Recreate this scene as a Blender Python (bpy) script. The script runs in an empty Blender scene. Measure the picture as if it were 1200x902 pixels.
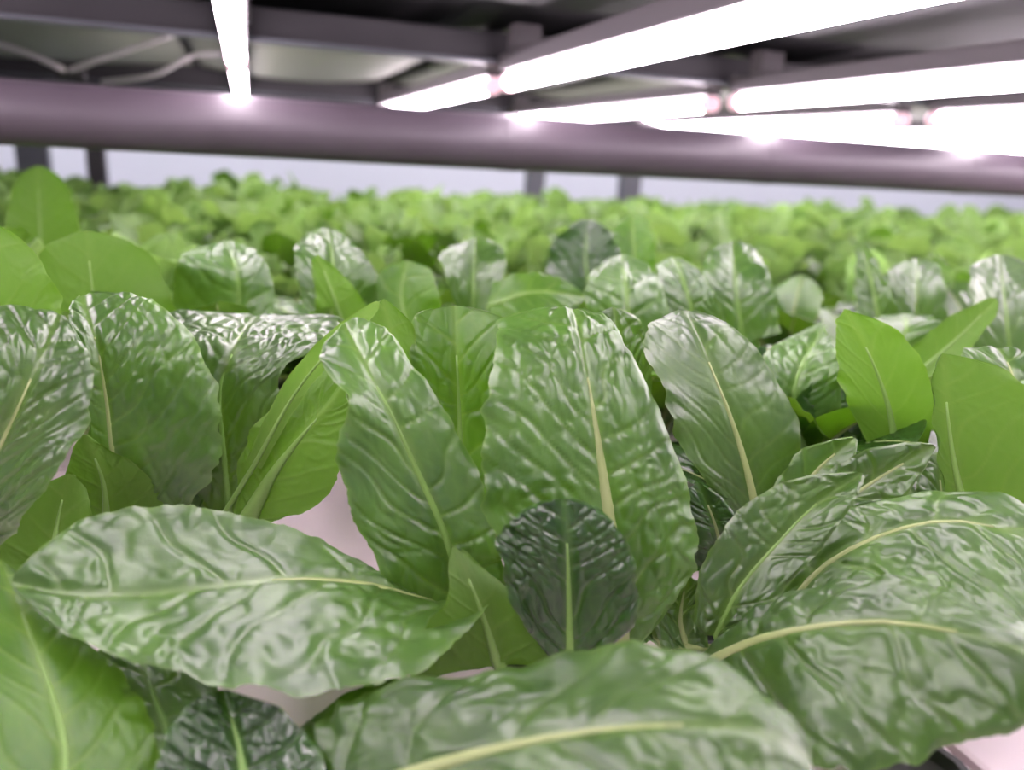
import bpy, bmesh, math, random
import numpy as np
from mathutils import Vector, Matrix

# ------------------------------------------------------------------ camera, world, exposure
SC = bpy.context.scene
COL = SC.collection
FPX, CX, CY = 933.0, 600.0, 451.0          # focal length in pixels of the 1200 x 902 frame
CAM_Z = 0.25                               # camera height above the growing trays
VPX, VPY, ROLL = 290.0, 168.0, 3.2         # where the rack's long lines meet, and the tilt of the horizon


def _ray(x, y):
    return Vector(((x - CX) / FPX, -(y - CY) / FPX, -1.0))


_dy = _ray(VPX, VPY).normalized()
_up = _ray(VPX + 1000, VPY + 1000 * math.tan(math.radians(ROLL))).cross(_dy).normalized()
if _up.y < 0:
    _up = -_up
_dx = _dy.cross(_up)
ROT = Matrix((_dx, _dy, _up))              # camera axes -> world axes
cam = bpy.data.cameras.new('camera')
cam.sensor_width = 36.0
cam.lens = FPX / 1200.0 * 36.0
cam.clip_start = 0.01
cam.dof.use_dof = True
cam.dof.focus_distance = 0.45
cam.dof.aperture_fstop = 3.8
cam_ob = bpy.data.objects.new('camera', cam)
COL.objects.link(cam_ob)
cam_ob.matrix_world = Matrix.Translation((0, 0, CAM_Z)) @ ROT.to_4x4()
SC.camera = cam_ob

world = bpy.data.worlds.new('world')
SC.world = world
world.use_nodes = True
world.node_tree.nodes['Background'].inputs[0].default_value = (0.55, 0.55, 0.62, 1)
world.node_tree.nodes['Background'].inputs[1].default_value = 0.15
SC.view_settings.view_transform = 'Standard'
SC.view_settings.look = 'None'
SC.view_settings.gamma = 1
SC.view_settings.use_curve_mapping = False
SC.view_settings.exposure = 0.3
SC.cycles.use_denoising = True
SC.cycles.max_bounces = 8
SC.cycles.sample_clamp_indirect = 6.0
TUBE_LIGHT = 32.0
FILL_LIGHT = 55.0  # strength of the added lamps outside the rack

rnd = random.Random(7)


def at(x, y, d):
    """world point seen at pixel x, y at distance d along the lens axis"""
    return Vector((0, 0, CAM_Z)) + ROT @ (_ray(x, y) * d)


def ground(x, y, z=0.0):
    r = ROT @ _ray(x, y)
    s = (z - CAM_Z) / r.z
    return Vector((0, 0, CAM_Z)) + r * s


def drop(x, y, d):
    p = at(x, y, d)
    return Vector((p.x, p.y, 0))


# ------------------------------------------------------------------ helpers
def lin(r, g, b):
    f = lambda c: ((c / 255 + 0.055) / 1.055) ** 2.4 if c > 10 else c / 255 / 12.92
    return (f(r), f(g), f(b), 1.0)


def tag(o, label=None, cat=None, group=None, kind=None):
    if label:
        o['label'] = label
    if cat:
        o['category'] = cat
    if group:
        o['group'] = group
    if kind:
        o['kind'] = kind
    return o


def empty(name, loc=(0, 0, 0), rz=0.0):
    o = bpy.data.objects.new(name, None)
    o.empty_display_size = 0.02
    COL.objects.link(o)
    o.location = loc
    o.rotation_euler = (0, 0, rz)
    return o


def link(name, me, mat=None, parent=None):
    o = bpy.data.objects.new(name, me)
    if mat and not me.materials:
        me.materials.append(mat)
    COL.objects.link(o)
    o.parent = parent
    return o


class MB:
    """collects simple shapes for one mesh"""
    def __init__(self):
        self.bm = bmesh.new()

    def box(self, a, b, bevel=0.0):
        a, b = Vector(a), Vector(b)
        m = Matrix.Translation((a + b) / 2) @ Matrix.Diagonal((*(b - a), 1))
        r = bmesh.ops.create_cube(self.bm, size=1, matrix=m)
        if bevel:
            es = list({e for v in r['verts'] for e in v.link_edges})
            bmesh.ops.bevel(self.bm, geom=es, offset=bevel, segments=2, affect='EDGES', profile=0.7)
        return self

    def tube(self, pts, radii, n=10, caps=True, flat=1.0, side=None):
        pts = [Vector(p) for p in pts]
        if not hasattr(radii, '__len__'):
            radii = [radii] * len(pts)
        rings = []
        ref = Vector(side) if side else Vector((0, 0, 1))
        for i, p in enumerate(pts):
            t = (pts[min(i + 1, len(pts) - 1)] - pts[max(i - 1, 0)]).normalized()
            s = t.cross(ref)
            if s.length < 1e-3:
                s = t.cross(Vector((1, 0, 0)))
            s.normalize()
            u = s.cross(t).normalized()
            rings.append([self.bm.verts.new(p + s * math.cos(2 * math.pi * k / n) * radii[i]
                                            + u * math.sin(2 * math.pi * k / n) * radii[i] * flat) for k in range(n)])
        for a, b in zip(rings, rings[1:]):
            for k in range(n):
                self.bm.faces.new((a[k], a[(k + 1) % n], b[(k + 1) % n], b[k]))
        if caps:
            self.bm.faces.new(rings[0][::-1])
            self.bm.faces.new(rings[-1])
        return self

    def lathe(self, prof, n=20, loc=(0, 0, 0)):
        loc = Vector(loc)
        rings = [[self.bm.verts.new(loc + Vector((r * math.cos(2 * math.pi * k / n), r * math.sin(2 * math.pi * k / n), z)))
                  for k in range(n)] for r, z in prof]
        for a, b in zip(rings, rings[1:]):
            for k in range(n):
                self.bm.faces.new((a[k], a[(k + 1) % n], b[(k + 1) % n], b[k]))
        self.bm.faces.new(rings[-1])
        return self

    def mesh(self, name, smooth=False):
        bmesh.ops.recalc_face_normals(self.bm, faces=self.bm.faces[:])
        me = bpy.data.meshes.new(name)
        self.bm.to_mesh(me)
        self.bm.free()
        if smooth:
            me.polygons.foreach_set('use_smooth', [True] * len(me.polygons))
            me.set_sharp_from_angle(angle=math.radians(40))
        return me

    def build(self, name, mat, parent=None, smooth=False):
        return link(name, self.mesh(name, smooth), mat, parent)


# ------------------------------------------------------------------ materials
def material(name, col, rough=0.5, metal=0.0, spec=0.5, noise=None, emit=None, bump=None):
    m = bpy.data.materials.new(name)
    m.use_nodes = True
    nt = m.node_tree
    p = nt.nodes['Principled BSDF']
    p.inputs['Roughness'].default_value = rough
    p.inputs['Metallic'].default_value = metal
    p.inputs['Specular IOR Level'].default_value = spec
    p.inputs['Base Color'].default_value = col
    if noise or bump:
        tc = nt.nodes.new('ShaderNodeTexCoord')
        nz = nt.nodes.new('ShaderNodeTexNoise')
        nz.inputs['Scale'].default_value = (noise or bump)[0]
        nz.inputs['Detail'].default_value = 5
        nt.links.new(tc.outputs['Object'], nz.inputs['Vector'])
        if noise:
            mx = nt.nodes.new('ShaderNodeMix')
            mx.data_type = 'RGBA'
            mx.inputs[6].default_value = col
            mx.inputs[7].default_value = noise[1]
            nt.links.new(nz.outputs['Fac'], mx.inputs[0])
            nt.links.new(mx.outputs[2], p.inputs['Base Color'])
        if bump:
            bp = nt.nodes.new('ShaderNodeBump')
            bp.inputs['Strength'].default_value = bump[1]
            bp.inputs['Distance'].default_value = 0.002
            nt.links.new(nz.outputs['Fac'], bp.inputs['Height'])
            nt.links.new(bp.outputs[0], p.inputs['Normal'])
    if emit:
        p.inputs['Emission Color'].default_value = emit[0]
        p.inputs['Emission Strength'].default_value = emit[1]
    return m


def leaf_material(name, dark, light, vein, under, rough=0.4, trans=0.3, spec=0.6, glow=(1.0, 1.0, 0.35), bump=0.25, coat=0.0, sheen=0.0):
    m = bpy.data.materials.new(name)
    m.use_nodes = True
    nt = m.node_tree
    N, L = nt.nodes.new, nt.links.new
    p = nt.nodes['Principled BSDF']
    out = nt.nodes['Material Output']
    tc = N('ShaderNodeTexCoord')
    n1 = N('ShaderNodeTexNoise')
    n1.inputs['Scale'].default_value = 28
    n1.inputs['Detail'].default_value = 4
    L(tc.outputs['Object'], n1.inputs['Vector'])
    cr = N('ShaderNodeMapRange')
    cr.inputs[1].default_value = 0.35
    cr.inputs[2].default_value = 0.65
    L(n1.outputs['Fac'], cr.inputs[0])

    def mix(a, b, fac):
        x = N('ShaderNodeMix')
        x.data_type = 'RGBA'
        for i, v in ((6, a), (7, b)):
            if isinstance(v, tuple):
                x.inputs[i].default_value = v
            else:
                L(v, x.inputs[i])
        if isinstance(fac, float):
            x.inputs[0].default_value = fac
        else:
            L(fac, x.inputs[0])
        return x.outputs[2]
    base = mix(dark, light, cr.outputs[0])
    at_ = N('ShaderNodeAttribute')
    at_.attribute_name = 'vein'
    top = mix(base, vein, at_.outputs['Fac'])
    low = mix(under, vein, at_.outputs['Fac'])
    geo = N('ShaderNodeNewGeometry')
    colr = mix(top, low, geo.outputs['Backfacing'])
    oi = N('ShaderNodeObjectInfo')
    mr = N('ShaderNodeMapRange')
    mr.inputs[3].default_value = 0.8
    mr.inputs[4].default_value = 1.2
    L(oi.outputs['Random'], mr.inputs[0])
    hs = N('ShaderNodeHueSaturation')
    L(mr.outputs[0], hs.inputs['Value'])
    L(colr, hs.inputs['Color'])
    L(hs.outputs[0], p.inputs['Base Color'])
    rr = N('ShaderNodeMapRange')
    rr.inputs[3].default_value = rough
    rr.inputs[4].default_value = min(0.75, rough + 0.2)
    L(geo.outputs['Backfacing'], rr.inputs[0])
    L(rr.outputs[0], p.inputs['Roughness'])
    p.inputs['Specular IOR Level'].default_value = spec
    p.inputs['Coat Weight'].default_value = coat
    p.inputs['Coat Roughness'].default_value = 0.40
    p.inputs['Sheen Weight'].default_value = sheen
    p.inputs['Sheen Roughness'].default_value = 0.45
    p.inputs['Sheen Tint'].default_value = (.95, .93, 1, 1)
    n2 = N('ShaderNodeTexNoise')
    n2.inputs['Scale'].default_value = 420
    n2.inputs['Detail'].default_value = 3
    L(tc.outputs['Object'], n2.inputs['Vector'])
    bp = N('ShaderNodeBump')
    bp.inputs['Strength'].default_value = bump
    bp.inputs['Distance'].default_value = 0.0012
    L(n2.outputs['Fac'], bp.inputs['Height'])
    L(bp.outputs[0], p.inputs['Normal'])
    tr = N('ShaderNodeBsdfTranslucent')
    mg = N('ShaderNodeMix')
    mg.data_type = 'RGBA'
    mg.blend_type = 'MULTIPLY'
    mg.inputs[0].default_value = 1.0
    L(mix(hs.outputs[0], under, 0.6), mg.inputs[6])
    mg.inputs[7].default_value = (*glow, 1)
    L(mg.outputs[2], tr.inputs['Color'])
    ms = N('ShaderNodeMixShader')
    ms.inputs[0].default_value = trans
    L(p.outputs[0], ms.inputs[1])
    L(tr.outputs[0], ms.inputs[2])
    L(ms.outputs[0], out.inputs[0])
    return m


M = {
    'romaine': leaf_material('romaine_leaf', lin(44, 82, 20), lin(68, 108, 32), lin(104, 136, 60), lin(94, 138, 36), 0.37, 0.24, 0.95, coat=.2, bump=.10),
    'dark': leaf_material('dark_romaine_leaf', lin(24, 58, 16), lin(38, 76, 22), lin(76, 112, 46), lin(70, 114, 30), 0.26, 0.16, 0.8, coat=.1, bump=.10),
    'fresh': leaf_material('fresh_leaf', lin(58, 100, 14), lin(76, 118, 24), lin(112, 144, 58), lin(90, 132, 30), 0.42, 0.38, 0.6, glow=(.85, 1, .40), bump=0.12, coat=.1),
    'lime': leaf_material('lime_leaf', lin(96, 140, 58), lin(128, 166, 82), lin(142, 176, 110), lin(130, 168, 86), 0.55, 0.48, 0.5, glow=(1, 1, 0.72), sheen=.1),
    'rib': material('midrib', lin(138, 156, 90), 0.45, noise=(60, lin(154, 164, 114))),
    'rib_green': material('green_midrib', lin(100, 138, 58), 0.45, noise=(60, lin(118, 152, 76))),
    'tray': material('tray_plastic', lin(212, 196, 200), 0.45, noise=(9, lin(200, 184, 188))),
    'black': material('black_plastic', lin(22, 22, 22), 0.45),
    'pipe': material('painted_pipe', lin(80, 73, 80), 0.45, 0.0, 0.5, noise=(14, lin(70, 61, 68))),
    'steel': material('galvanised_steel', lin(80, 82, 88), 0.5, 0.3, noise=(20, lin(64, 66, 72))),
    'dark_steel': material('dark_steel', lin(36, 34, 37), 0.6, 0.1, noise=(18, lin(28, 26, 29))),
    'char': material('charcoal_panel', lin(30, 29, 31), 0.7, noise=(7, lin(22, 21, 23))),
    'liner': material('pale_liner', lin(92, 94, 80), 0.6, noise=(6, lin(72, 76, 62))),
    'plastic': material('grey_plastic', lin(78, 73, 75), 0.55),
    'cap': material('end_cap_painted_glow', lin(240, 206, 214), 0.5, emit=((1.0, .6, .7, 1), .45)),  # weak pink emission stands in for tube light shining through the caps
    'cable': material('white_cable', lin(176, 172, 172), 0.5),
    'tube': material('led_tube_light', lin(250, 245, 250), 0.3, emit=((1.0, 0.85, 0.97, 1), TUBE_LIGHT)),
    'fill_diffuser': material('fill_lamp_diffuser', lin(250, 250, 250), 0.3, emit=((0.93, 0.95, 1.0, 1), FILL_LIGHT)),
    'wall': material('white_wall', lin(224, 224, 232), 0.8, noise=(2, lin(214, 214, 224))),
    'floor': material('grey_floor', lin(140, 140, 142), 0.6, noise=(4, lin(120, 120, 124))),
}

# ------------------------------------------------------------------ the room
X0, X1, Y0, Y1, Z0, Z1 = -3.0, 5.5, -3.0, 3.3, -0.9, 1.7


def struct(name, a, b, mat):
    o = MB().box(a, b).build(name, M[mat])
    tag(o, kind='structure')
    return o


struct('floor', (X0 - .1, Y0 - .1, Z0 - .1), (X1 + .1, Y1 + .1, Z0), 'floor')
struct('ceiling', (X0 - .1, Y0 - .1, Z1), (X1 + .1, Y1 + .1, Z1 + .1), 'wall')
struct('wall_back', (X0, Y1, Z0), (X1, Y1 + .1, Z1), 'wall')
struct('wall_front', (X0, Y0 - .1, Z0), (X1, Y0, Z1), 'wall')
struct('wall_left', (X0 - .1, Y0, Z0), (X0, Y1, Z1), 'wall')
struct('wall_right', (X1, Y0, Z0), (X1 + .1, Y1, Z1), 'wall')


def fill_lamp(loc, label):  # unseen lamps, added to brighten the far wall and fill from the front
    t = empty('added_fill_lamp', loc)
    tag(t, label, 'lamp')
    MB().box((-.62, -.09, -.05), (.62, .09, 0), .01).build('housing', M['plastic'], t)
    MB().box((-.6, -.075, -.062), (.6, .075, -.0505), .004).build('diffuser', M['fill_diffuser'], t)


fill_lamp((-.6, 2.85, Z1), 'added unseen lamp brightening the far wall beside the left post pair')
fill_lamp((1.2, 2.85, Z1), 'added unseen lamp brightening the far wall behind the two right posts')
fill_lamp((3.2, 2.85, Z1), 'added unseen lamp brightening the right end of the far wall')
fill_lamp((0.3, -1.9, Z1), 'added unseen fill lamp over the aisle in front of the rack')

# ------------------------------------------------------------------ the growing rack
RX0, RX1, RY0, RY1 = -0.9, 3.3, -1.0, 2.3
# white tray boards with a joint between them
BW, BD = 0.6, 0.55
nbx, nby = int(round((RX1 - RX0) / BW)), int(round((RY1 - RY0) / BD))
bm0 = MB().box((.002, .002, -.03), (BW - .002, BD - .002, 0), .004).mesh('tray_board')
for i in range(nbx):
    for j in range(nby):
        o = link('tray_board', bm0, M['tray'])
        o.location = (RX0 + i * BW, RY0 + j * BD, 0)
        tag(o, 'white plastic tray board under the lettuces', 'tray', 'white tray boards of the growing bed')
# bed frame below the boards
fr = empty('bed_frame', (RX0, RY0, -.1))
tag(fr, 'grey steel bed frame carrying the white tray boards', 'frame')
for j in range(nby + 1):
    y = j * BD
    MB().box((0, y - .02, .0), (RX1 - RX0, y + .02, .07), .003).build('cross_rail', M['steel'], fr)
for x in (0, RX1 - RX0):
    MB().box((x - .02, 0, -.04), (x + .02, RY1 - RY0, .0), .003).build('side_rail', M['steel'], fr)

# posts
PY = 2.38
for k, (x, w, mat, lab) in enumerate((
        (-.52, .075, 'steel', 'wide grey steel post beside a thin dark one at the far rack end'),
        (-.375, .045, 'dark_steel', 'thin dark steel post beside the wide pale post'),
        (.835, .055, 'steel', 'narrower grey steel post of the pair at the far rack end'),
        (1.155, .065, 'steel', 'wider grey steel post of the pair at the far rack end'))):
    t = empty('rack_post', (x, PY, Z0))
    tag(t, lab, 'post')
    MB().box((-w / 2, -.02, .008), (w / 2, .02, .46 - Z0), .004).build('column', M[mat], t)
    MB().box((-w / 2 - .03, -.05, 0), (w / 2 + .03, .05, .008)).build('foot_plate', M['dark_steel'], t)
for x, lab in ((-.98, 'steel post carrying the left end of the round pipe'), (3.38, 'steel post carrying the right end of the round pipe')):
    t = empty('rack_post', (x, 1.0, Z0))
    tag(t, lab, 'post')
    MB().box((-.03, -.03, .008), (.03, .03, .46 - Z0), .004).build('column', M['steel'], t)
    MB().box((-.06, -.06, 0), (.06, .06, .008)).build('foot_plate', M['dark_steel'], t)

# the round pipe that crosses the rack above the lettuces
pp = empty('crossing_pipe', (-.95, 1.0, CAM_Z + .018))
tag(pp, 'thick round purplish grey steel pipe crossing above the lettuces', 'pipe')
MB().tube([(0, 0, 0), (4.295, 0, 0)], .0335, 40).build('pipe_body', M['pipe'], pp, True)
for x in (1.262, 1.64, 2.0):
    MB().tube([(x - .012, 0, 0), (x + .012, 0, 0)], .0342, 40).build('joint_ring', M['pipe'], pp, True)
for x in (0.006, 4.289):
    MB().tube([(x - .006, 0, 0), (x + .006, 0, 0)], .05, 24).build('end_flange', M['dark_steel'], pp, True)

# ------------------------------------------------------------------ the shelf above
US = CAM_Z + .165
spm = MB().box((.001, .001, 0), (BW - .001, .479, .03), .002).mesh('shelf_panel')
for i in range(nbx):
    for j in range(7):
        o = link('shelf_panel', spm, M['char'])
        o.location = (RX0 + i * BW, -1.0 + j * .48, US + (.035 if j > 3 else 0))
        tag(o, 'charcoal underside panel of the shelf above the lamps', 'panel', 'charcoal panels of the upper shelf')
fweb = MB().box((0, -.022, -.05), (RX1 - RX0, .022, .052), .003).mesh('web')
cbm = [MB().box((0, -.022, -.036), (RX1 - RX0, .022, 0), .003).mesh('web'),
       MB().box((0, -.034, -.042), (RX1 - RX0, -.002, -.037)).mesh('lip')]
for y, z, lab in ((1.155, US, 'dark steel cross beam above the round pipe'), (2.27, US, 'dark steel cross beam at the far end of the shelf'),
                  (.02, US, 'dark steel cross beam over the nearest lettuces')):
    t = empty('cross_beam', (RX0, y, z))
    tag(t, lab, 'beam')
    link('web', fweb if y > 2 else cbm[0], M['dark_steel'], t)
    link('lip', cbm[1], M['steel'], t)


# sagging liner sheets between the beams
def liner(x0, x1, y0, y1, zb, sag, seed, label):
    r = random.Random(seed)
    nx, ny = 28, 18
    me = bpy.data.meshes.new('liner_sheet')
    vs, fs = [], []
    ph = r.uniform(0, 6)
    for k in (0, 1):
        for j in range(ny + 1):
            for i in range(nx + 1):
                u, v = i / nx, j / ny
                z = zb - sag * (math.sin(math.pi * u) ** 0.8) * (0.55 + 0.45 * math.sin(math.pi * v)) \
                    - .006 * math.sin(9 * u + ph) * math.sin(math.pi * v) + (.002 if k else 0)
                vs.append((x0 + (x1 - x0) * u, y0 + (y1 - y0) * v, z))
    o = (nx + 1) * (ny + 1)
    for j in range(ny):
        for i in range(nx):
            a = j * (nx + 1) + i
            fs.append((a, a + nx + 1, a + nx + 2, a + 1))
            fs.append((o + a, o + a + 1, o + a + nx + 2, o + a + nx + 1))
    me.from_pydata(vs, [], fs)
    me.polygons.foreach_set('use_smooth', [True] * len(fs))
    ob = link('liner_sheet', me, M['liner'])
    tag(ob, label, 'liner')


liner(-.9, -.12, 1.18, 2.22, US + .012, .03, 1, 'pale sagging liner sheet behind the loose white cables')
liner(-.10, .33, 1.18, 2.22, US + .012, .034, 2, 'pale sagging liner sheet between the two lamp rows near the cables')
liner(.36, .70, 1.18, 2.22, US + .012, .024, 3, 'pale sagging liner sheet above the wider steel posts')
liner(.73, 1.08, 1.18, 2.22, US + .012, .026, 4, 'pale sagging liner sheet right of the wider steel posts')
liner(1.1, 3.3, 1.18, 2.22, US + .012, .02, 5, 'long pale liner sheet over the right end of the rack')


def cable(pts, r, label):
    P = [Vector(p) for p in pts]
    out = []
    for i in range(len(P) - 1):
        p0, p1, p2, p3 = P[max(i - 1, 0)], P[i], P[i + 1], P[min(i + 2, len(P) - 1)]
        for k in range(8):
            t = k / 8
            out.append(0.5 * ((2 * p1) + (p2 - p0) * t + (2 * p0 - 5 * p1 + 4 * p2 - p3) * t * t + (3 * p1 - p0 - 3 * p2 + p3) * t ** 3))
    out.append(P[-1])
    o = MB().tube(out, r, 8).build('power_cable', M['cable'], None, True)
    tag(o, label, 'cable')


cable([at(-60, 40, 1.25), at(10, 55, 1.25), at(60, 75, 1.25), at(75, 82, 1.27)], .004, 'white power cable drooping from the left into the dark connector')
cable([at(82, 82, 1.27), at(130, 66, 1.25), at(190, 45, 1.22), at(225, 34, 1.2), at(255, 34, 1.2)], .004, 'white power cable rising from the connector to the left lamp')
cable([at(120, 96, 1.4), at(180, 88, 1.36), at(225, 66, 1.34), at(262, 62, 1.32)], .004, 'lower white power cable sagging beside the left lamp')
cn = MB().tube([at(66, 84, 1.275), at(100, 88, 1.29)], .010, 12).build('cable_connector', M['dark_steel'], None, True)
tag(cn, 'dark cable connector hanging where two white cables meet', 'connector')

# ------------------------------------------------------------------ LED lamps
LZ = CAM_Z + .10
LAMP_X = [-.375, -.01, .345, .71, 1.09, 1.47, 1.85, 2.23, 2.61]  # first row is out of view, added to brighten the left leaves
SEGS = [(-.10, 1.125), (1.185, 2.24)]
LNAME = ['added unseen row left of the cables', 'row beside the loose white cables',
         'row next right of the cables', 'row over the wider steel posts', 'fourth row counted from the cables',
         'fifth row counted from the cables', 'sixth row counted from the cables', 'seventh row counted from the cables',
         'eighth row counted from the cables']
parts = {}
for s, (a, b) in enumerate(SEGS):
    ln = b - a
    parts[s] = [
        ('tube', MB().tube([(0, .022, 0), (0, ln - .022, 0)], .0112, 12).mesh('tube', True), 'tube'),
        ('end_cap', MB().tube([(0, .0, 0), (0, .021, 0)], .0125, 14).mesh('end_cap', True), 'cap'),
        ('end_cap', MB().tube([(0, ln - .021, 0), (0, ln, 0)], .0125, 14).mesh('end_cap', True), 'cap'),
        ('housing', MB().box((-.014, .0, .0128), (.014, ln, .034), .003).mesh('housing'), 'plastic'),
        ('hanger', MB().box((-.018, .03, .0345), (.018, .06, .0648), .003).mesh('hanger'), 'plastic'),
        ('hanger', MB().box((-.018, ln - .085, .0345), (.018, ln - .055, .0648), .003).mesh('hanger'), 'plastic'),
    ]
for i, x in enumerate(LAMP_X):
    for s, (a, b) in enumerate(SEGS):
        if s and x < -.1:
            continue
        t = empty('led_lamp', (x, a, LZ))
        tag(t, ('lit LED tube lamp, near length of the ' if s == 0 else 'lit LED tube lamp, far length of the ') + LNAME[i], 'lamp',
            'LED tube lamps under the shelf')
        for nm, me, mt in parts[s]:
            link(nm, me, M[mt], t)
# round pale lamp sockets between the lengths
sk = MB().lathe([(.006, .034), (.02, .03), (.024, .0), (.02, -.006), (.001, -.008)], 16).mesh('lamp_socket', True)
for i, x in enumerate(LAMP_X[1:]):
    o = link('lamp_socket', sk, M['plastic'])
    o.location = (x, 1.155, LZ + .028)
    tag(o, 'pale round lamp socket between two LED lengths', 'socket', 'lamp sockets between the LED lengths')

# ------------------------------------------------------------------ leaves
def vnoise(x, y, seed):
    xi, yi = np.floor(x).astype(np.int64), np.floor(y).astype(np.int64)
    fx, fy = x - xi, y - yi
    fx, fy = fx * fx * (3 - 2 * fx), fy * fy * (3 - 2 * fy)

    def h(a, b):
        n = (a * 374761393 + b * 668265263 + seed * 974634777) & 0x7fffffff
        n = ((n ^ (n >> 13)) * 1274126177) & 0x7fffffff
        return ((n ^ (n >> 16)) & 0xffff) / 65535.0
    return (h(xi, yi) * (1 - fx) + h(xi + 1, yi) * fx) * (1 - fy) + (h(xi, yi + 1) * (1 - fx) + h(xi + 1, yi + 1) * fx) * fy


def cells(x, y, seed):
    """rounded cells: 0 on the borders, 1 inside"""
    xi, yi = np.floor(x).astype(np.int64), np.floor(y).astype(np.int64)
    d1 = np.full(x.shape, 9.0)
    d2 = np.full(x.shape, 9.0)
    for a in (-1, 0, 1):
        for b in (-1, 0, 1):
            cx, cy = xi + a, yi + b
            n = (cx * 374761393 + cy * 668265263 + seed * 974634777) & 0x7fffffff
            n = ((n ^ (n >> 13)) * 1274126177) & 0x7fffffff
            jx, jy = (n & 0xff) / 255.0, ((n >> 9) & 0xff) / 255.0
            d = np.hypot(cx + .15 + .7 * jx - x, cy + .15 + .7 * jy - y)
            d2 = np.minimum(d2, np.maximum(d, d1))
            d1 = np.minimum(d1, d)
    k = np.clip((d2 - d1) / .7, 0, 1)
    return k * (2 - k)


def spline(P, u, n):
    """cubic curve through the rows of P at parameters u, sampled n times"""
    P = np.asarray(P, float)
    m = np.zeros_like(P)
    for i in range(len(P)):
        a, b = max(i - 1, 0), min(i + 1, len(P) - 1)
        m[i] = (P[b] - P[a]) / (u[b] - u[a])
    t = np.linspace(0, u[-1], n)
    k = np.clip(np.searchsorted(u, t, side='right') - 1, 0, len(P) - 2)
    h = (u[k + 1] - u[k])
    s = ((t - u[k]) / h)[:, None]
    h = h[:, None]
    return ((2 * s ** 3 - 3 * s ** 2 + 1) * P[k] + (s ** 3 - 2 * s ** 2 + s) * h * m[k]
            + (-2 * s ** 3 + 3 * s ** 2) * P[k + 1] + (s ** 3 - s ** 2) * h * m[k + 1])


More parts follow.
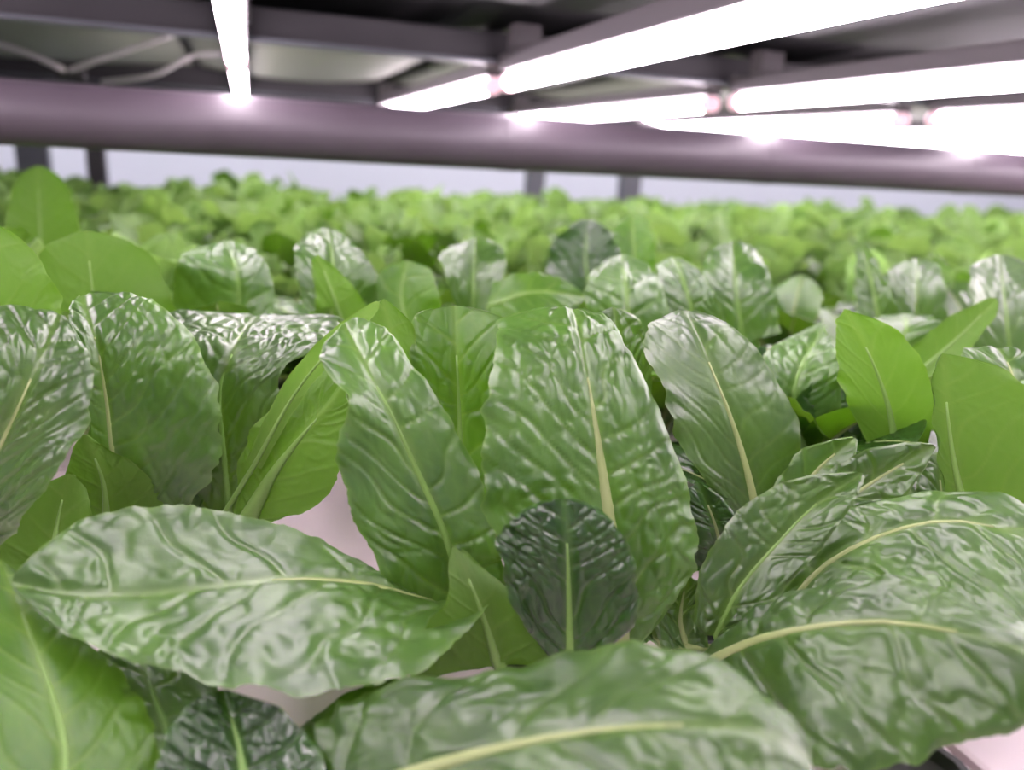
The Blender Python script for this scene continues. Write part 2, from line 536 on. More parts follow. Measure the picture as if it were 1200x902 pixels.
def leaf_mesh(name, Mr, Lr, Rr, ns=90, nw=64, amp=.0018, seed=1, ruffle=.0015, puff=.05, sp=.015, roundtip=.12):
    """surface lofted over a midrib and two edge rails; returns mesh and midrib points"""
    Mr, Lr, Rr = np.asarray(Mr, float), np.asarray(Lr, float), np.asarray(Rr, float)
    u = np.concatenate([[0], np.cumsum(np.linalg.norm(np.diff(Mr, axis=0), axis=1) + 1e-5)])
    u = u / u[-1]
    A, B, C = spline(Mr, u, ns), spline(Lr, u, ns), spline(Rr, u, ns)
    t = np.linspace(0, 1, ns)
    if roundtip:
        k = np.clip((t - (1 - roundtip)) / roundtip, 0, 1)
        w = np.sqrt(1 - 0.92 * k ** 2.2)[:, None]
        B, C = A + (B - A) * w, A + (C - A) * w
    x = np.linspace(-1, 1, nw)
    ax = np.abs(x)
    lin_ = np.where((x < 0)[None, :, None], A[:, None] + ax[None, :, None] * (B - A)[:, None], A[:, None] + ax[None, :, None] * (C - A)[:, None])
    quad = A[:, None] + x[None, :, None] * ((C - B) / 2)[:, None] + (x ** 2)[None, :, None] * ((C + B) / 2 - A)[:, None]
    P = 0.65 * lin_ + 0.35 * quad
    # fringe of the outline
    s = np.concatenate([[0], np.cumsum(np.linalg.norm(np.diff(A, axis=0), axis=1))])[:, None] * np.ones((1, nw))
    q = np.linalg.norm(P - A[:, None], axis=2) * np.sign(x)[None, :]
    jit = (vnoise(s * 130, np.sign(q) * 3.0 + 9, seed) - .5) * .07 + (vnoise(s * 420, np.sign(q) * 3.0 + 9, seed + 5) - .5) * .03
    P = A[:, None] + (P - A[:, None]) * (1 + jit * (ax ** 2)[None, :])[:, :, None]

    def normals(P):
        dT, dS = np.gradient(P, axis=0), np.gradient(P, axis=1)
        n = np.cross(dS, dT)
        return n / (np.linalg.norm(n, axis=2, keepdims=True) + 1e-12)
    Nn = normals(P)
    wid = (np.abs(q[:, :1]) + np.abs(q[:, -1:]))
    aq = np.abs(q)
    sd = seed * 7 + (q > 0) * 31
    warp = (vnoise(s * 40, q * 30 + 40, seed) - .5) * .022
    sp = sp * 1.35
    g = s - 0.7 * aq - 4 * aq ** 2 + warp + (q > 0) * sp * .45
    ph = g / sp
    pd = np.abs(ph - np.round(ph))
    v1 = np.clip(pd / .16, 0, 1)
    v1 = v1 * (2 - v1)
    cs = .0078 * (sp / .02)
    wx, wy = (vnoise(s * 110, q * 110 + 20, seed + 2) - .5), (vnoise(s * 110 + 50, q * 110, seed + 9) - .5)
    v2 = cells((g * .8) / cs + .9 * wx, (aq + .35 * s) / (cs * 1.5) + 30 + .6 * wy, seed + 12)
    v3 = cells((g * .8) / cs * .55 + wy, (aq + .35 * s) / (cs * 2.2) + 90, seed + 14)
    fade = np.clip(aq / .006, 0, 1)
    fade = fade * fade * (3 - 2 * fade)
    edge = 1 - np.clip((ax - .9) / .1, 0, 1)[None, :] * .6
    calm = np.clip(1.7 * vnoise(s * 28, q * 28 + 7, seed + 3) - .15, .15, 1.2)
    h = (.35 + .65 * v1) * (.1 + .32 * v2 + .75 * v3) * calm + .45 * v1
    P = P + Nn * (amp * h * fade * edge)[:, :, None]
    # broad waves and ruffled edge
    P = P + Nn * ((vnoise(s * 22, q * 22 + 5, seed + 4) - .5) * puff * wid * ax[None, :])[:, :, None]
    P = P + Nn * (ruffle * np.sin(s * 2 * math.pi / .027 + 5 * vnoise(s * 30, np.sign(q) * 2 + 4, seed + 6)) * (ax ** 5)[None, :])[:, :, None]
    vein = np.exp(-(pd * sp / .0010) ** 2) * .42 * np.clip(1.15 - ax, 0, 1)[None, :] + np.exp(-(aq / .0026) ** 2) * .8 * (1 - .5 * t)[:, None] \
        + .14 * (1 - v2) * fade + .45 * np.exp(-((wid / 2 * (1 - ax[None, :])) / .0009) ** 2)
    nv = ns * nw
    me = bpy.data.meshes.new(name)
    i = np.arange(ns - 1)[:, None] * nw + np.arange(nw - 1)[None, :]
    F = np.stack([i, i + 1, i + nw + 1, i + nw], axis=2).reshape(-1, 4)
    me.vertices.add(nv)
    me.vertices.foreach_set('co', P.reshape(-1))
    me.loops.add(F.size)
    me.loops.foreach_set('vertex_index', F.reshape(-1).astype(np.int32))
    me.polygons.add(len(F))
    me.polygons.foreach_set('loop_start', np.arange(0, F.size, 4, dtype=np.int32))
    me.update(calc_edges=True)
    me.polygons.foreach_set('use_smooth', np.ones(len(F), dtype=bool))
    a = me.attributes.new('vein', 'FLOAT', 'POINT')
    a.data.foreach_set('value', np.clip(vein, 0, 1).reshape(-1).astype(np.float32))
    step = max(1, ns // 12)
    rib = [Vector(p) for p in A[::step]]
    nrm = [Vector(p) for p in Nn[::step, nw // 2]]
    return me, rib, nrm


def rib_mesh(pts, nrm, r0, r1, n=8):
    """flattened midrib along a leaf, thick at the foot"""
    pts = [Vector(p) for p in pts]
    bm = bmesh.new()
    rings = []
    m = len(pts)
    for i, p in enumerate(pts):
        t = (pts[min(i + 1, m - 1)] - pts[max(i - 1, 0)]).normalized()
        nn = nrm[min(i, len(nrm) - 1)]
        sd = t.cross(nn)
        if sd.length < 1e-4:
            sd = t.cross(Vector((1, 0, 0)))
        sd.normalize()
        nn = sd.cross(t).normalized()
        f = i / (m - 1)
        r = r0 * (1 - f) ** 1.2 * .9 + r1
        ring = [bm.verts.new(p + sd * math.cos(2 * math.pi * k / n) * r + nn * (math.sin(2 * math.pi * k / n) * r * (.5 if k < n / 2 else .9) + r * .1))
                for k in range(n)]
        rings.append(ring)
    for a, b in zip(rings, rings[1:]):
        for k in range(n):
            bm.faces.new((a[k], a[(k + 1) % n], b[(k + 1) % n], b[k]))
    bm.faces.new(rings[0])
    bm.faces.new(rings[-1])
    bmesh.ops.recalc_face_normals(bm, faces=bm.faces[:])
    me = bpy.data.meshes.new('midrib')
    bm.to_mesh(me)
    bm.free()
    me.polygons.foreach_set('use_smooth', [True] * len(me.polygons))
    return me


# ---- leaf shapes shared by the plants further back
PROF = [(0, .10), (.12, .16), (.28, .42), (.45, .78), (.62, .98), (.76, 1.0), (.88, .80), (.96, .48), (1, .2)]
LPROF = [(0, .10), (.15, .3), (.35, .72), (.55, .98), (.75, 1.0), (.9, .74), (1, .3)]


def local_leaf(kind, length, width, e0, e1, seed, cup=.25, ns=34, nw=23, amp=.0014, ruffle=.0015, prof=PROF, sp=.016, twist=0.0):
    r = random.Random(seed)
    p = Vector((0, .006, .012))
    last = 0
    Mr, Lr, Rr = [], [], []
    sw = r.uniform(-.12, .12)
    for t, w in prof:
        e = math.radians(e0 + (e1 - e0) * ((t + last) / 2) ** 1.25)
        d = Vector((sw * (t - .3), math.cos(e), math.sin(e)))
        p = p + d * (t - last) * length
        last = t
        up = Vector((0, -math.sin(e), math.cos(e)))
        tw = twist * t
        sx = Vector((math.cos(tw), 0, math.sin(tw)))
        hw = w * width / 2
        c = cup * (1 - .6 * t) * hw
        Mr.append(p.copy())
        Lr.append(p - sx * hw + up * c)
        Rr.append(p + sx * hw + up * c)
    me, rib, nrm = leaf_mesh(kind, Mr, Lr, Rr, ns, nw, amp, seed, ruffle, .10, sp, roundtip=.1)
    return me, rib_mesh(rib, nrm, .0042, .0007, 6)


ROM = {'in': [local_leaf('leaf', .115 + .01 * k, .066, 86, 62 - 8 * k, 20 + k, .35) for k in range(3)],
       'mid': [local_leaf('leaf', .150 + .008 * k, .084, 76 - 3 * k, 30 - 14 * k, 30 + k, .28, twist=(.3, -.35, .15, -.1)[k]) for k in range(4)],
       'out': [local_leaf('leaf', .150 + .008 * k, .088, 52, -12 - 10 * k, 40 + k, .22, twist=(.25, -.3, .1)[k]) for k in range(3)]}
LIM = {'in': [local_leaf('leaf', .135 + .012 * k, .060, 88, 70 - 8 * k, 50 + k, .5, 20, 15, .0016, .005, LPROF, twist=(.3, -.2, 0)[k]) for k in range(3)],
       'mid': [local_leaf('leaf', .140 + .01 * k, .072, 80, 52 - 10 * k, 60 + k, .4, 20, 15, .0016, .006, LPROF, twist=(.5, -.5, .2)[k]) for k in range(3)],
       'out': [local_leaf('leaf', .135 + .01 * k, .078, 66, 14 - 8 * k, 70 + k, .3, 20, 15, .0016, .006, LPROF, twist=(.4, -.4, .1)[k]) for k in range(3)]}
for fam, mt in ((ROM, 'romaine'), (LIM, 'lime')):
    for ls in fam.values():
        for me, rb in ls:
            me.materials.append(M[mt])
            rb.materials.append(M['rib'] if mt == 'romaine' else M['rib_green'])
CUP = MB().lathe([(.012, .001), (.017, .0015), (.020, .006), (.024, .006), (.026, .004), (.026, .0003)][::-1], 16).mesh('net_cup', True)


def filler(t, fam, n, r, mats, scale=1.0, ribs=True, kinds=None, phase=None, skip=None):
    ph = r.uniform(0, 6.28) if phase is None else phase
    for k in range(n):
        f = k / max(1, n - 1)
        kind = kinds[k % len(kinds)] if kinds else ('out' if f < .35 else 'mid' if f < .8 else 'in')
        az = ph + k * 2.39996 + r.uniform(-.2, .2)
        if skip and skip(az):
            continue
        me, rb = r.choice(fam[kind])
        o = bpy.data.objects.new('leaf', me)
        COL.objects.link(o)
        o.parent = t
        s = scale * r.uniform(.88, 1.1)
        o.scale = (s, s, s * r.uniform(.95, 1.06))
        o.rotation_euler = (r.uniform(-.12, .12), r.uniform(-.12, .12), az)
        mt = r.choice(mats)
        if mt:
            o.material_slots[0].link = 'OBJECT'
            o.material_slots[0].material = M[mt]
        if ribs:
            b = bpy.data.objects.new('midrib', rb)
            COL.objects.link(b)
            b.parent = o


# ---- the lettuces one can tell apart
PL = {}
CROWNS = []


def plant(key, crown, label, cup=True):
    t = empty('romaine_lettuce', (crown.x, crown.y, 0))
    tag(t, label, 'lettuce', 'romaine lettuces in the near rows')
    if cup:
        link('net_cup', CUP, M['black'], t)
    PL[key] = t
    CROWNS.append((crown.x, crown.y))
    return t


def hero(key, mat, stations, amp=.0018, seed=1, rib='rib', r0=.004, ruffle=.0014, puff=.09, res=(120, 86), sp=.015, roundtip=.12, stem=True, rl=.86):
    t = PL[key]
    c = t.location
    Mr = [at(*s[0]) - c for s in stations]
    Lr = [at(*s[1]) - c for s in stations]
    Rr = [at(*s[2]) - c for s in stations]
    for n_, rows in (('m', Mr), ('l', Lr), ('r', Rr)):
        for v in rows:
            v.z = max(v.z, .006)
    me, pts, nrm = leaf_mesh('leaf', Mr, Lr, Rr, res[0], res[1], amp * .88, seed, ruffle, puff, sp, roundtip)
    k = max(4, int(len(pts) * rl))
    pts, nrm = pts[:k], nrm[:k]
    lf = link('leaf', me, M[mat], t)
    if stem:
        a = Vector((0, 0, .008))
        b = pts[0]
        mid = (a + b) / 2
        mid.z = min(mid.z, b.z) * .7 + .3 * a.z
        pts = [a, mid] + pts
        nrm = [nrm[0], nrm[0]] + nrm
    link('midrib', rib_mesh(pts, nrm, r0 * 1.1, .0006), M[rib], lf)


def st(m, l, r, d=None):
    return (m, l, r)


# crown positions
plant('A', ground(625, 765), 'romaine lettuce with a tall pale-ribbed leaf behind a small dark glossy leaf')
plant('B', drop(540, 600, .50), 'yellowish green romaine directly behind the tall pale-ribbed leaf')
plant('C', ground(895, 655), 'romaine with one smooth oval leaf tipped back, pale straight midrib')
plant('D', ground(845, 775), 'romaine spreading two broad leaves sideways over the empty black cup')
plant('F', ground(395, 965), 'lettuce whose broad flat leaf shows a thick cream midrib')
plant('E', ground(160, 985), 'dark lettuce tucked under the long shiny horizontal leaf')
plant('G', ground(225, 645), 'romaine with blistered upright leaves beside the bare white tray patch')
plant('H', ground(-75, 655), 'romaine with a large blistered leaf under a smooth bright green one')
plant('J', drop(1150, 640, .47), 'romaine with a big lime green backlit leaf beside the broad dark leaves')
plant('K', drop(1055, 560, .53), 'romaine with a slim pointed lime green backlit leaf')

# A: centre plant
hero('A', 'romaine', [
    ((728, 748, .42), (708, 748, .42), (752, 748, .42)),
    ((722, 680, .417), (630, 690, .40), (795, 700, .412)),
    ((713, 605, .412), (574, 615, .395), (818, 640, .408)),
    ((702, 525, .410), (564, 525, .394), (802, 555, .409)),
    ((690, 450, .410), (570, 450, .398), (768, 468, .412)),
    ((680, 396, .416), (582, 396, .408), (736, 402, .420)),
    ((672, 362, .432), (586, 362, .424), (714, 370, .434))], .0026, 3, r0=.0095, roundtip=.05)
hero('A', 'romaine', [
    ((540, 712, .42), (462, 700, .412), (592, 700, .42)),
    ((533, 665, .415), (440, 655, .403), (590, 665, .415)),
    ((520, 622, .41), (418, 612, .398), (584, 635, .41)),
    ((488, 550, .405), (394, 532, .39), (562, 560, .41)),
    ((458, 484, .40), (406, 470, .385), (520, 482, .41)),
    ((428, 428, .400), (376, 424, .395), (470, 410, .415)),
    ((404, 378, .412), (384, 395, .405), (436, 368, .42))], .0026, 4, rib='rib_green', r0=.003, puff=.14)
hero('A', 'dark', [
    ((668, 785, .392), (655, 785, .392), (682, 785, .392)),
    ((667, 730, .387), (608, 722, .378), (740, 735, .380)),
    ((666, 680, .382), (588, 668, .370), (744, 680, .372)),
    ((664, 632, .378), (585, 625, .368), (733, 632, .370)),
    ((658, 584, .378), (612, 590, .372), (700, 588, .373))], .0030, 5, r0=.0028, sp=.010, rib='rib_green')
hero('A', 'fresh', [
    ((582, 802, .40), (652, 800, .40), (480, 802, .372)),
    ((573, 745, .388), (640, 748, .40), (500, 745, .362)),
    ((555, 692, .383), (600, 692, .395), (526, 692, .372)),
    ((532, 640, .386), (541, 645, .39), (529, 645, .382))], .0008, 6, rib='rib_green', r0=.003, roundtip=0)
hero('A', 'romaine', [
    ((505, 706, .405), (578, 702, .392), (478, 690, .412)),
    ((432, 685, .395), (505, 782, .345), (442, 670, .407)),
    ((340, 678, .385), (405, 808, .330), (370, 630, .405)),
    ((250, 688, .375), (300, 805, .325), (285, 604, .40)),
    ((150, 697, .365), (170, 776, .330), (185, 591, .39)),
    ((70, 695, .355), (80, 746, .335), (95, 608, .375)),
    ((14, 682, .35), (22, 712, .345), (24, 645, .355))], .0021, 7, r0=.0034, sp=.023, puff=.07, ruffle=.0008, rl=.55)

# B: behind
hero('B', 'fresh', [
    ((542, 590, .485), (505, 580, .48), (580, 580, .48)),
    ((538, 480, .472), (486, 480, .465), (604, 480, .465)),
    ((535, 415, .466), (480, 415, .46), (600, 410, .46)),
    ((533, 358, .468), (484, 360, .465), (590, 364, .465))], .0018, 8, r0=.0025, roundtip=.06, rib='rib_green')
hero('B', 'fresh', [
    ((465, 520, .47), (490, 520, .475), (440, 500, .46)),
    ((462, 430, .455), (490, 430, .46), (430, 420, .45)),
    ((450, 350, .45), (484, 372, .455), (435, 362, .448))], .0006, 9, rib='rib_green', r0=.002)
hero('B', 'romaine', [
    ((735, 520, .53), (700, 510, .525), (765, 510, .525)),
    ((727, 420, .52), (682, 410, .51), (762, 410, .51)),
    ((718, 360, .518), (688, 366, .512), (748, 366, .512))], .0018, 10, r0=.0025)

# C: right of centre
hero('C', 'romaine', [
    ((892, 645, .50), (876, 645, .50), (908, 645, .50)),
    ((884, 592, .495), (836, 575, .485), (918, 588, .49)),
    ((872, 540, .49), (798, 525, .475), (939, 548, .485)),
    ((853, 480, .485), (774, 460, .47), (934, 490, .48)),
    ((836, 438, .485), (756, 415, .475), (904, 428, .488)),
    ((820, 398, .49), (755, 388, .482), (866, 388, .492)),
    ((803, 364, .505), (770, 368, .498), (838, 370, .506))], .0012, 11, r0=.0042, sp=.013)
hero('C', 'dark', [
    ((850, 670, .475), (800, 665, .47), (880, 665, .475)),
    ((838, 615, .465), (795, 605, .46), (872, 620, .465)),
    ((818, 565, .46), (800, 568, .455), (842, 575, .46))], .0022, 12, r0=.002)
hero('C', 'romaine', [
    ((955, 610, .47), (935, 590, .47), (985, 625, .465)),
    ((1030, 560, .458), (1000, 532, .46), (1050, 592, .452)),
    ((1095, 522, .45), (1085, 515, .45), (1098, 528, .45))], .0020, 13, r0=.002)
hero('C', 'romaine', [
    ((920, 600, .48), (900, 580, .48), (945, 620, .475)),
    ((960, 548, .475), (938, 528, .475), (985, 568, .47)),
    ((1002, 513, .472), (992, 510, .472), (1008, 520, .47))], .0020, 14, r0=.002)

# D: right foreground
hero('D', 'romaine', [
    ((825, 778, .402), (815, 770, .405), (838, 788, .392)),
    ((880, 752, .382), (872, 726, .395), (905, 838, .358)),
    ((950, 735, .362), (940, 694, .385), (955, 895, .325)),
    ((1030, 728, .347), (1020, 679, .375), (1030, 905, .318)),
    ((1110, 738, .331), (1100, 688, .36), (1112, 876, .318)),
    ((1180, 755, .316), (1180, 722, .34), (1192, 855, .308)),
    ((1250, 795, .305), (1245, 760, .32), (1255, 835, .305))], .0026, 15, r0=.0028, sp=.025, puff=.05)
hero('D', 'romaine', [
    ((912, 728, .428), (900, 716, .432), (930, 732, .42)),
    ((960, 668, .42), (932, 655, .435), (1000, 745, .39)),
    ((1030, 628, .41), (985, 598, .43), (1060, 745, .37)),
    ((1110, 610, .40), (1085, 576, .42), (1140, 755, .36)),
    ((1190, 625, .385), (1185, 588, .405), (1220, 765, .35)),
    ((1265, 670, .375), (1268, 640, .385), (1270, 720, .365))], .0024, 16, r0=.0022, sp=.024)
hero('D', 'romaine', [
    ((838, 745, .415), (812, 738, .418), (862, 742, .408)),
    ((866, 690, .412), (818, 676, .415), (905, 705, .403)),
    ((908, 640, .41), (846, 620, .414), (952, 655, .402)),
    ((955, 592, .41), (902, 572, .414), (992, 604, .402)),
    ((1010, 554, .41), (975, 550, .412), (1016, 566, .405))], .0026, 17, rib='rib_green', r0=.0010, sp=.012)
hero('D', 'romaine', [
    ((802, 775, .425), (775, 770, .42), (830, 768, .42)),
    ((797, 725, .425), (765, 715, .42), (828, 715, .42)),
    ((806, 672, .425), (790, 676, .422), (822, 678, .422))], .0026, 18, r0=.002, sp=.009)

hero('D', 'romaine', [
    ((768, 800, .43), (735, 795, .425), (800, 795, .425)),
    ((766, 745, .432), (730, 735, .425), (796, 738, .425)),
    ((775, 695, .435), (750, 698, .43), (795, 700, .43))], .0024, 37, r0=.002, sp=.010)

# F and E: lower left foreground
hero('F', 'romaine', [
    ((395, 938, .31), (372, 850, .335), (420, 985, .29)),
    ((520, 894, .295), (450, 802, .335), (540, 985, .27)),
    ((620, 869, .285), (600, 787, .33), (640, 975, .255)),
    ((720, 853, .28), (700, 760, .325), (740, 965, .25)),
    ((820, 850, .275), (800, 766, .315), (830, 955, .25)),
    ((900, 860, .27), (882, 806, .30), (900, 945, .255)),
    ((950, 892, .27), (942, 855, .28), (948, 925, .265))], .0021, 19, r0=.0045, sp=.028, puff=.07)
hero('F', 'fresh', [
    ((398, 960, .335), (350, 950, .33), (450, 960, .33)),
    ((418, 870, .355), (355, 850, .35), (478, 880, .35)),
    ((465, 795, .372), (430, 800, .37), (505, 810, .372))], .0012, 21, r0=.003, rib='rib_green')
hero('E', 'dark', [
    ((290, 990, .31), (190, 980, .30), (395, 985, .305)),
    ((282, 885, .322), (186, 880, .31), (378, 885, .318)),
    ((262, 808, .338), (225, 815, .33), (318, 818, .335))], .0030, 22, r0=.003, sp=.012, rib='rib_green')
hero('E', 'romaine', [
    ((215, 985, .33), (110, 975, .325), (300, 985, .33)),
    ((195, 880, .35), (95, 870, .345), (300, 880, .35)),
    ((160, 760, .376), (90, 765, .372), (240, 790, .37))], .0012, 38, r0=.003, rib='rib_green')
hero('G', 'fresh', [
    ((60, 690, .45), (110, 690, .455), (-40, 690, .445)),
    ((66, 620, .458), (110, 620, .46), (-30, 620, .452)),
    ((80, 555, .462), (98, 560, .464), (35, 570, .46))], .0008, 39, r0=.003, rib='rib_green')
hero('E', 'fresh', [
    ((70, 990, .285), (-60, 970, .275), (195, 975, .30)),
    ((75, 870, .31), (-50, 850, .30), (180, 850, .33)),
    ((45, 770, .335), (-40, 760, .33), (130, 775, .35)),
    ((0, 655, .368), (-40, 660, .365), (32, 680, .37))], .0010, 23, r0=.0015, rib='rib_green')

# G: left centre
hero('G', 'romaine', [
    ((155, 615, .505), (132, 612, .505), (195, 618, .50)),
    ((133, 535, .488), (108, 530, .482), (255, 548, .475)),
    ((125, 470, .48), (93, 460, .472), (258, 470, .468)),
    ((115, 410, .475), (80, 400, .472), (230, 402, .478)),
    ((105, 375, .482), (80, 368, .48), (190, 360, .488)),
    ((97, 346, .498), (86, 350, .495), (150, 344, .50))], .0028, 24, r0=.003, sp=.013, roundtip=.05)
hero('G', 'romaine', [
    ((270, 610, .515), (215, 605, .515), (312, 595, .51)),
    ((262, 525, .50), (205, 520, .50), (325, 505, .495)),
    ((258, 455, .492), (200, 450, .495), (330, 440, .485)),
    ((275, 408, .495), (196, 402, .50), (372, 405, .49)),
    ((285, 388, .52), (196, 385, .525), (392, 388, .51)),
    ((300, 370, .56), (196, 369, .56), (405, 372, .55))], .0022, 25, rib='rib_green', r0=.0025, sp=.013, roundtip=.03)
hero('G', 'fresh', [
    ((287, 615, .49), (302, 618, .49), (272, 610, .49)),
    ((318, 558, .476), (372, 590, .47), (285, 530, .485)),
    ((350, 515, .466), (404, 535, .455), (316, 480, .48)),
    ((385, 475, .457), (411, 482, .45), (362, 430, .475)),
    ((405, 448, .452), (407, 462, .45), (392, 425, .465))], .0014, 26, rib='rib_green', r0=.0075)
hero('G', 'fresh', [
    ((298, 545, .475), (306, 550, .475), (288, 540, .475)),
    ((345, 462, .458), (354, 468, .456), (332, 450, .46)),
    ((392, 404, .446), (401, 410, .444), (380, 394, .448)),
    ((444, 354, .436), (449, 360, .435), (436, 350, .437))], .0004, 27, rib='rib_green', r0=.0012, ruffle=.0004)
hero('G', 'fresh', [
    ((125, 620, .492), (212, 605, .492), (78, 610, .488)),
    ((120, 562, .477), (168, 552, .482), (76, 560, .473)),
    ((98, 508, .467), (110, 515, .469), (90, 512, .466))], .0009, 28, rib='rib_green', r0=.003)

# H: left edge
hero('H', 'romaine', [
    ((-65, 655, .425), (-100, 640, .42), (-20, 665, .415)),
    ((-20, 565, .402), (-110, 510, .40), (66, 570, .385)),
    ((18, 485, .392), (-85, 425, .395), (108, 485, .39)),
    ((48, 418, .392), (-25, 368, .402), (108, 428, .395)),
    ((70, 368, .408), (35, 356, .41), (94, 384, .406))], .0030, 29, r0=.0035, sp=.014)
hero('H', 'fresh', [
    ((-10, 440, .455), (84, 430, .455), (-80, 440, .45)),
    ((-8, 340, .445), (66, 340, .445), (-90, 340, .44)),
    ((-22, 258, .442), (12, 264, .442), (-60, 264, .44))], .0005, 30, rib='rib_green', r0=.0025)

# J, K: lime green backlit leaves on the right
hero('J', 'fresh', [
    ((1140, 630, .462), (1235, 650, .455), (1118, 620, .46)),
    ((1120, 552, .452), (1245, 570, .44), (1098, 545, .45)),
    ((1110, 480, .446), (1238, 490, .435), (1095, 475, .445)),
    ((1106, 414, .443), (1170, 424, .438), (1097, 416, .442))], .0005, 31, rib='rib_green', r0=.0035, roundtip=.05)
hero('K', 'fresh', [
    ((1052, 548, .525), (1098, 540, .52), (1022, 530, .522)),
    ((1042, 480, .512), (1098, 468, .505), (986, 455, .508)),
    ((1020, 418, .506), (1064, 398, .50), (979, 400, .503)),
    ((990, 362, .502), (1012, 366, .50), (981, 368, .501))], .0005, 32, rib='rib_green', r0=.003)
hero('J', 'romaine', [
    ((1108, 660, .485), (1075, 650, .48), (1150, 655, .48)),
    ((1104, 590, .482), (1070, 580, .478), (1140, 590, .478)),
    ((1098, 530, .485), (1080, 534, .482), (1115, 536, .482))], .0016, 41, r0=.002)
hero('J', 'romaine', [
    ((1200, 500, .50), (1150, 490, .505), (1260, 500, .49)),
    ((1185, 435, .505), (1128, 420, .51), (1250, 445, .495)),
    ((1170, 408, .52), (1132, 408, .522), (1215, 412, .515))], .0020, 33, r0=.002)

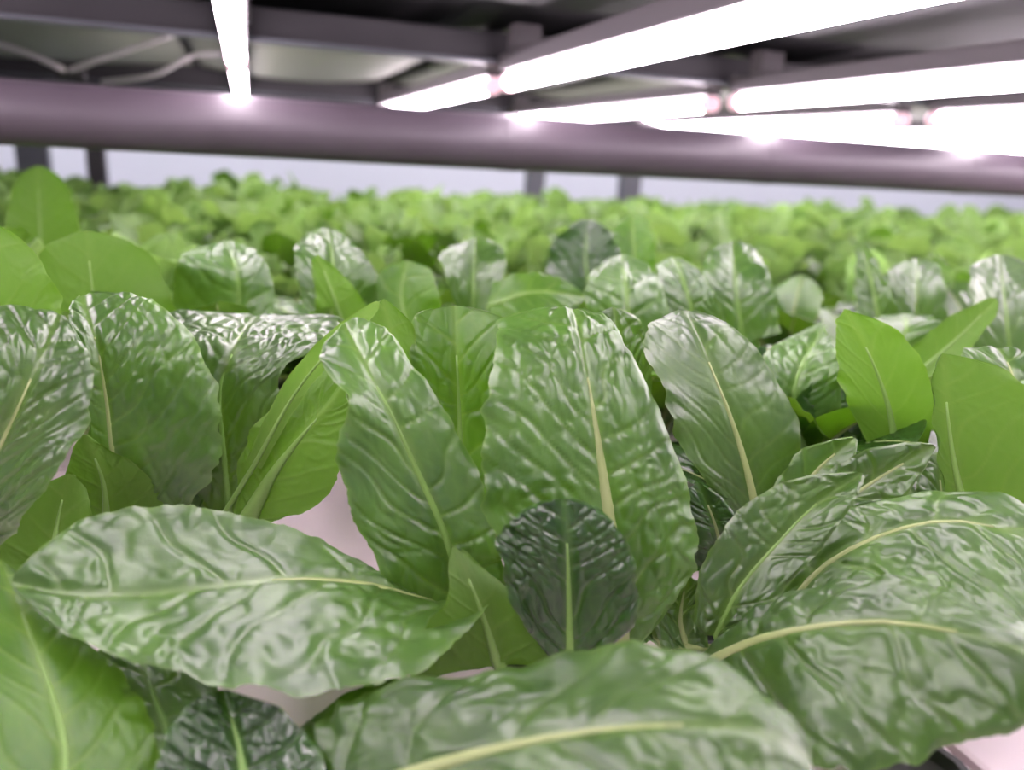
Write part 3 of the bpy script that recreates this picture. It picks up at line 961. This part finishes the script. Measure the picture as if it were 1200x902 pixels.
# rows behind: one or two leaves of each plant stand out
BACK = [
    ('I', drop(120, 430, .63), 'romaine with a broad bright green leaf arching over the blistered leaves', [
        ('fresh', [((120, 440, .63), (220, 410, .625), (58, 410, .625)), ((112, 370, .62), (207, 366, .615), (46, 350, .615)),
                   ((106, 318, .615), (178, 305, .61), (44, 302, .61)), ((102, 270, .612), (136, 272, .61), (72, 274, .61))], .0006)]),
    ('W', drop(270, 400, .70), 'grey green blistered romaine behind the bright green arching leaf', [
        ('romaine', [((270, 410, .69), (208, 395, .68), (326, 395, .68)), ((280, 350, .685), (202, 350, .675), (322, 348, .675)),
                     ((276, 315, .68), (207, 308, .672), (312, 310, .672)), ((264, 283, .68), (232, 287, .675), (292, 288, .675))], .0024)]),
    ('V', drop(400, 370, .70), 'grey green romaine with two half-folded leaves, beside the pale funnel-shaped leaf', [
        ('romaine', [((398, 380, .70), (355, 360, .69), (440, 365, .69)), ((392, 320, .695), (344, 305, .685), (438, 318, .685)),
                     ((385, 268, .695), (355, 272, .69), (416, 282, .69))], .0018),
        ('fresh', [((405, 390, .67), (432, 380, .67), (372, 370, .665)), ((390, 345, .66), (425, 350, .66), (366, 320, .655)),
                   ((372, 298, .655), (384, 304, .655), (366, 302, .655))], .0008)]),
    ('U', drop(560, 375, .74), 'romaine with a pale funnel-shaped leaf and a yellowish lying leaf', [
        ('romaine', [((553, 372, .73), (536, 370, .725), (570, 370, .725)), ((555, 325, .73), (516, 305, .71), (592, 308, .71)),
                     ((557, 278, .735), (530, 288, .725), (582, 284, .725))], .0012),
        ('fresh', [((572, 358, .70), (578, 330, .71), (582, 378, .68)), ((625, 342, .69), (622, 318, .70), (632, 372, .67)),
                   ((686, 348, .69), (676, 334, .695), (684, 358, .68))], .0008),
        ('fresh', [((475, 380, .70), (440, 375, .70), (520, 380, .70)), ((470, 340, .70), (432, 340, .69), (515, 345, .69)),
                   ((478, 305, .70), (455, 308, .70), (505, 312, .70))], .0012)]),
    ('S', drop(710, 350, .90), 'romaine with a dark green leaf standing up against the lime rows', [
        ('dark', [((690, 350, .88), (640, 340, .87), (735, 340, .87)), ((686, 300, .875), (645, 292, .865), (724, 290, .865)),
                  ((688, 256, .87), (668, 262, .865), (708, 262, .865))], .0010),
        ('fresh', [((745, 330, .9), (718, 325, .9), (768, 325, .9)), ((742, 285, .9), (713, 285, .89), (767, 283, .89)),
                   ((740, 250, .9), (725, 256, .9), (758, 256, .9))], .0010)]),
    ('T', drop(775, 400, .68), 'romaine with two dull grey domed leaves behind the smooth oval leaf', [
        ('romaine', [((737, 400, .66), (690, 395, .655), (785, 395, .655)), ((734, 345, .655), (684, 340, .648), (778, 340, .648)),
                     ((728, 298, .655), (704, 304, .65), (756, 303, .65))], .0016),
        ('romaine', [((818, 400, .68), (780, 395, .675), (850, 395, .675)), ((806, 345, .675), (770, 335, .67), (842, 352, .67)),
                     ((790, 301, .675), (770, 305, .672), (815, 308, .672))], .0016)]),
    ('O', drop(925, 500, .58), 'romaine with a greyish leaf folded to a sharp corner', [
        ('romaine', [((925, 520, .575), (890, 490, .57), (985, 500, .57)), ((935, 440, .565), (888, 425, .56), (985, 435, .56)),
                     ((968, 380, .56), (940, 388, .56), (974, 390, .558))], .0018),
        ('dark', [((960, 530, .57), (930, 520, .565), (1010, 520, .56)), ((975, 470, .565), (935, 465, .56), (1020, 480, .555)),
                  ((985, 440, .565), (960, 440, .56), (1010, 450, .56))], .0022)]),
    ('P', drop(1065, 440, .64), 'romaine with a narrow green leaf slanting up beside the slim lime leaf', [
        ('fresh', [((1072, 440, .64), (1085, 450, .63), (1060, 415, .64)), ((1120, 398, .63), (1132, 415, .625), (1106, 375, .63)),
                   ((1168, 350, .625), (1172, 362, .62), (1160, 348, .625))], .0008),
        ('romaine', [((1050, 420, .68), (1010, 410, .675), (1090, 410, .675)), ((1060, 390, .675), (1020, 378, .67), (1105, 382, .67)),
                     ((1062, 368, .675), (1040, 370, .67), (1090, 370, .67))], .0016)]),
    ('Q', drop(1035, 400, .78), 'romaine with a pointed upright grey leaf behind the slim lime leaf', [
        ('romaine', [((1035, 410, .77), (1012, 400, .765), (1062, 400, .765)), ((1024, 345, .765), (1002, 345, .76), (1044, 340, .76)),
                     ((1010, 282, .765), (1003, 286, .762), (1018, 288, .762))], .0014),
        ('romaine', [((1072, 400, .79), (1035, 390, .785), (1112, 390, .785)), ((1074, 345, .785), (1034, 332, .78), (1108, 335, .78)),
                     ((1074, 303, .785), (1050, 307, .782), (1096, 308, .782))], .0014)]),
    ('R', drop(1185, 420, .72), 'grey romaine standing behind the big lime backlit leaf', [
        ('romaine', [((1185, 430, .71), (1140, 420, .705), (1235, 420, .705)), ((1178, 360, .705), (1132, 350, .70), (1228, 350, .70)),
                     ((1170, 298, .705), (1140, 304, .70), (1205, 302, .70))], .0014)]),
    ('Y', drop(50, 330, .92), 'romaine with a rounded mid green leaf in front of the thin dark post', [
        ('fresh', [((50, 330, .92), (95, 325, .915), (10, 325, .915)), ((46, 255, .91), (94, 250, .905), (6, 250, .905)),
                   ((44, 194, .91), (70, 200, .905), (22, 200, .905))], .0010)]),
    ('Z', drop(860, 400, .74), 'crumpled grey romaine beyond the smooth oval leaf', [
        ('romaine', [((870, 400, .74), (830, 390, .735), (915, 390, .735)), ((862, 335, .735), (822, 325, .73), (905, 330, .73)),
                     ((858, 282, .735), (832, 288, .73), (888, 290, .73))], .0022)]),
]
for n, (key, c, lab, leaves) in enumerate(BACK):
    plant(key, c, lab)
    for k, (mt, sts, amp) in enumerate(leaves):
        sg = (1, -1)[(n + k) % 2] * .022
        if mt == 'romaine':
            sts = [(a, (b[0], b[1], b[2] + sg * i / 2), (c_[0], c_[1], c_[2] - sg * i / 3)) for i, (a, b, c_) in enumerate(sts)]
            sts[-1] = tuple((p[0], p[1], p[2] + .03) for p in sts[-1])
            amp *= 1.1
        hero(key, mt, sts, amp, 100 + n * 5 + k, rib='rib_green', r0=.0018, res=(64, 48), puff=.12)

# low leaves filling out the near plants
fr_ = random.Random(11)
for key, n, sc, kinds in (('B', 7, .8, ['mid', 'out', 'in']), ('C', 7, .78, ['mid', 'out', 'in']), 
                          ('G', 4, .7, ['mid', 'in']), ('J', 5, .75, ['mid', 'out']), ('K', 7, .8, ['mid', 'out', 'in']), ('H', 4, .75, ['mid', 'in'])):
    filler(PL[key], ROM, n, fr_, ['romaine', 'romaine', 'dark', 'fresh'], sc, True, kinds, skip=lambda a: math.cos(a) < .15)
for key, *_ in BACK:
    filler(PL[key], ROM, 8, fr_, ['romaine', 'romaine', 'romaine', 'dark', 'fresh'], .85, True, ['out', 'mid', 'mid', 'in'])

# ---- the rows behind: each plant an object with its own leaves
gr = random.Random(5)
nrom = nlim = 0
sp_ = .148
for j in range(3, 15):
    y = .12 + j * sp_
    for i in range(-6, 22):
        x = -.02 + i * sp_ + (.5 * sp_ if j % 2 else 0) + gr.uniform(-.012, .012)
        yy = y + gr.uniform(-.012, .012)
        if x < -.27 * yy - .14 or x > 1.22 * yy + .16 or yy > 2.22:
            continue
        if min((x - a) ** 2 + (yy - b) ** 2 for a, b in CROWNS) < .095 ** 2:
            continue
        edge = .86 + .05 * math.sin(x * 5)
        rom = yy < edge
        if rom and ((yy < .5 and x < .45) or (yy < .64 and abs(x - .03) < .1)):
            continue
        t = empty('romaine_lettuce' if rom else 'lime_lettuce', (x, yy, 0), gr.uniform(0, 6.28))
        if rom:
            tag(t, 'dull green romaine filling the near rows between the named plants', 'lettuce', 'romaine lettuces in the near rows')
            t['label'] = 'dull green romaine lettuce in the rows just before the lime green ones'
            filler(t, ROM, 10, gr, ['romaine', 'romaine', 'romaine', 'dark', 'fresh'], gr.uniform(.82, 1.0), True)
            nrom += 1
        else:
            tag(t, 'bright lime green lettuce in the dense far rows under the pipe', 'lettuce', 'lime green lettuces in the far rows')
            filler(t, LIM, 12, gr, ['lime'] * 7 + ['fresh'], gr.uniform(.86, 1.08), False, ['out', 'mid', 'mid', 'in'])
            nlim += 1
        link('net_cup', CUP, M['black'], t)
print('plants', nrom, nlim)

# empty cup in the tray at the lower right
ec = empty('empty_net_cup', ground(1072, 915))
tag(ec, 'empty black net cup in the white tray under the broad leaf', 'cup')
link('net_cup', CUP, M['black'], ec)
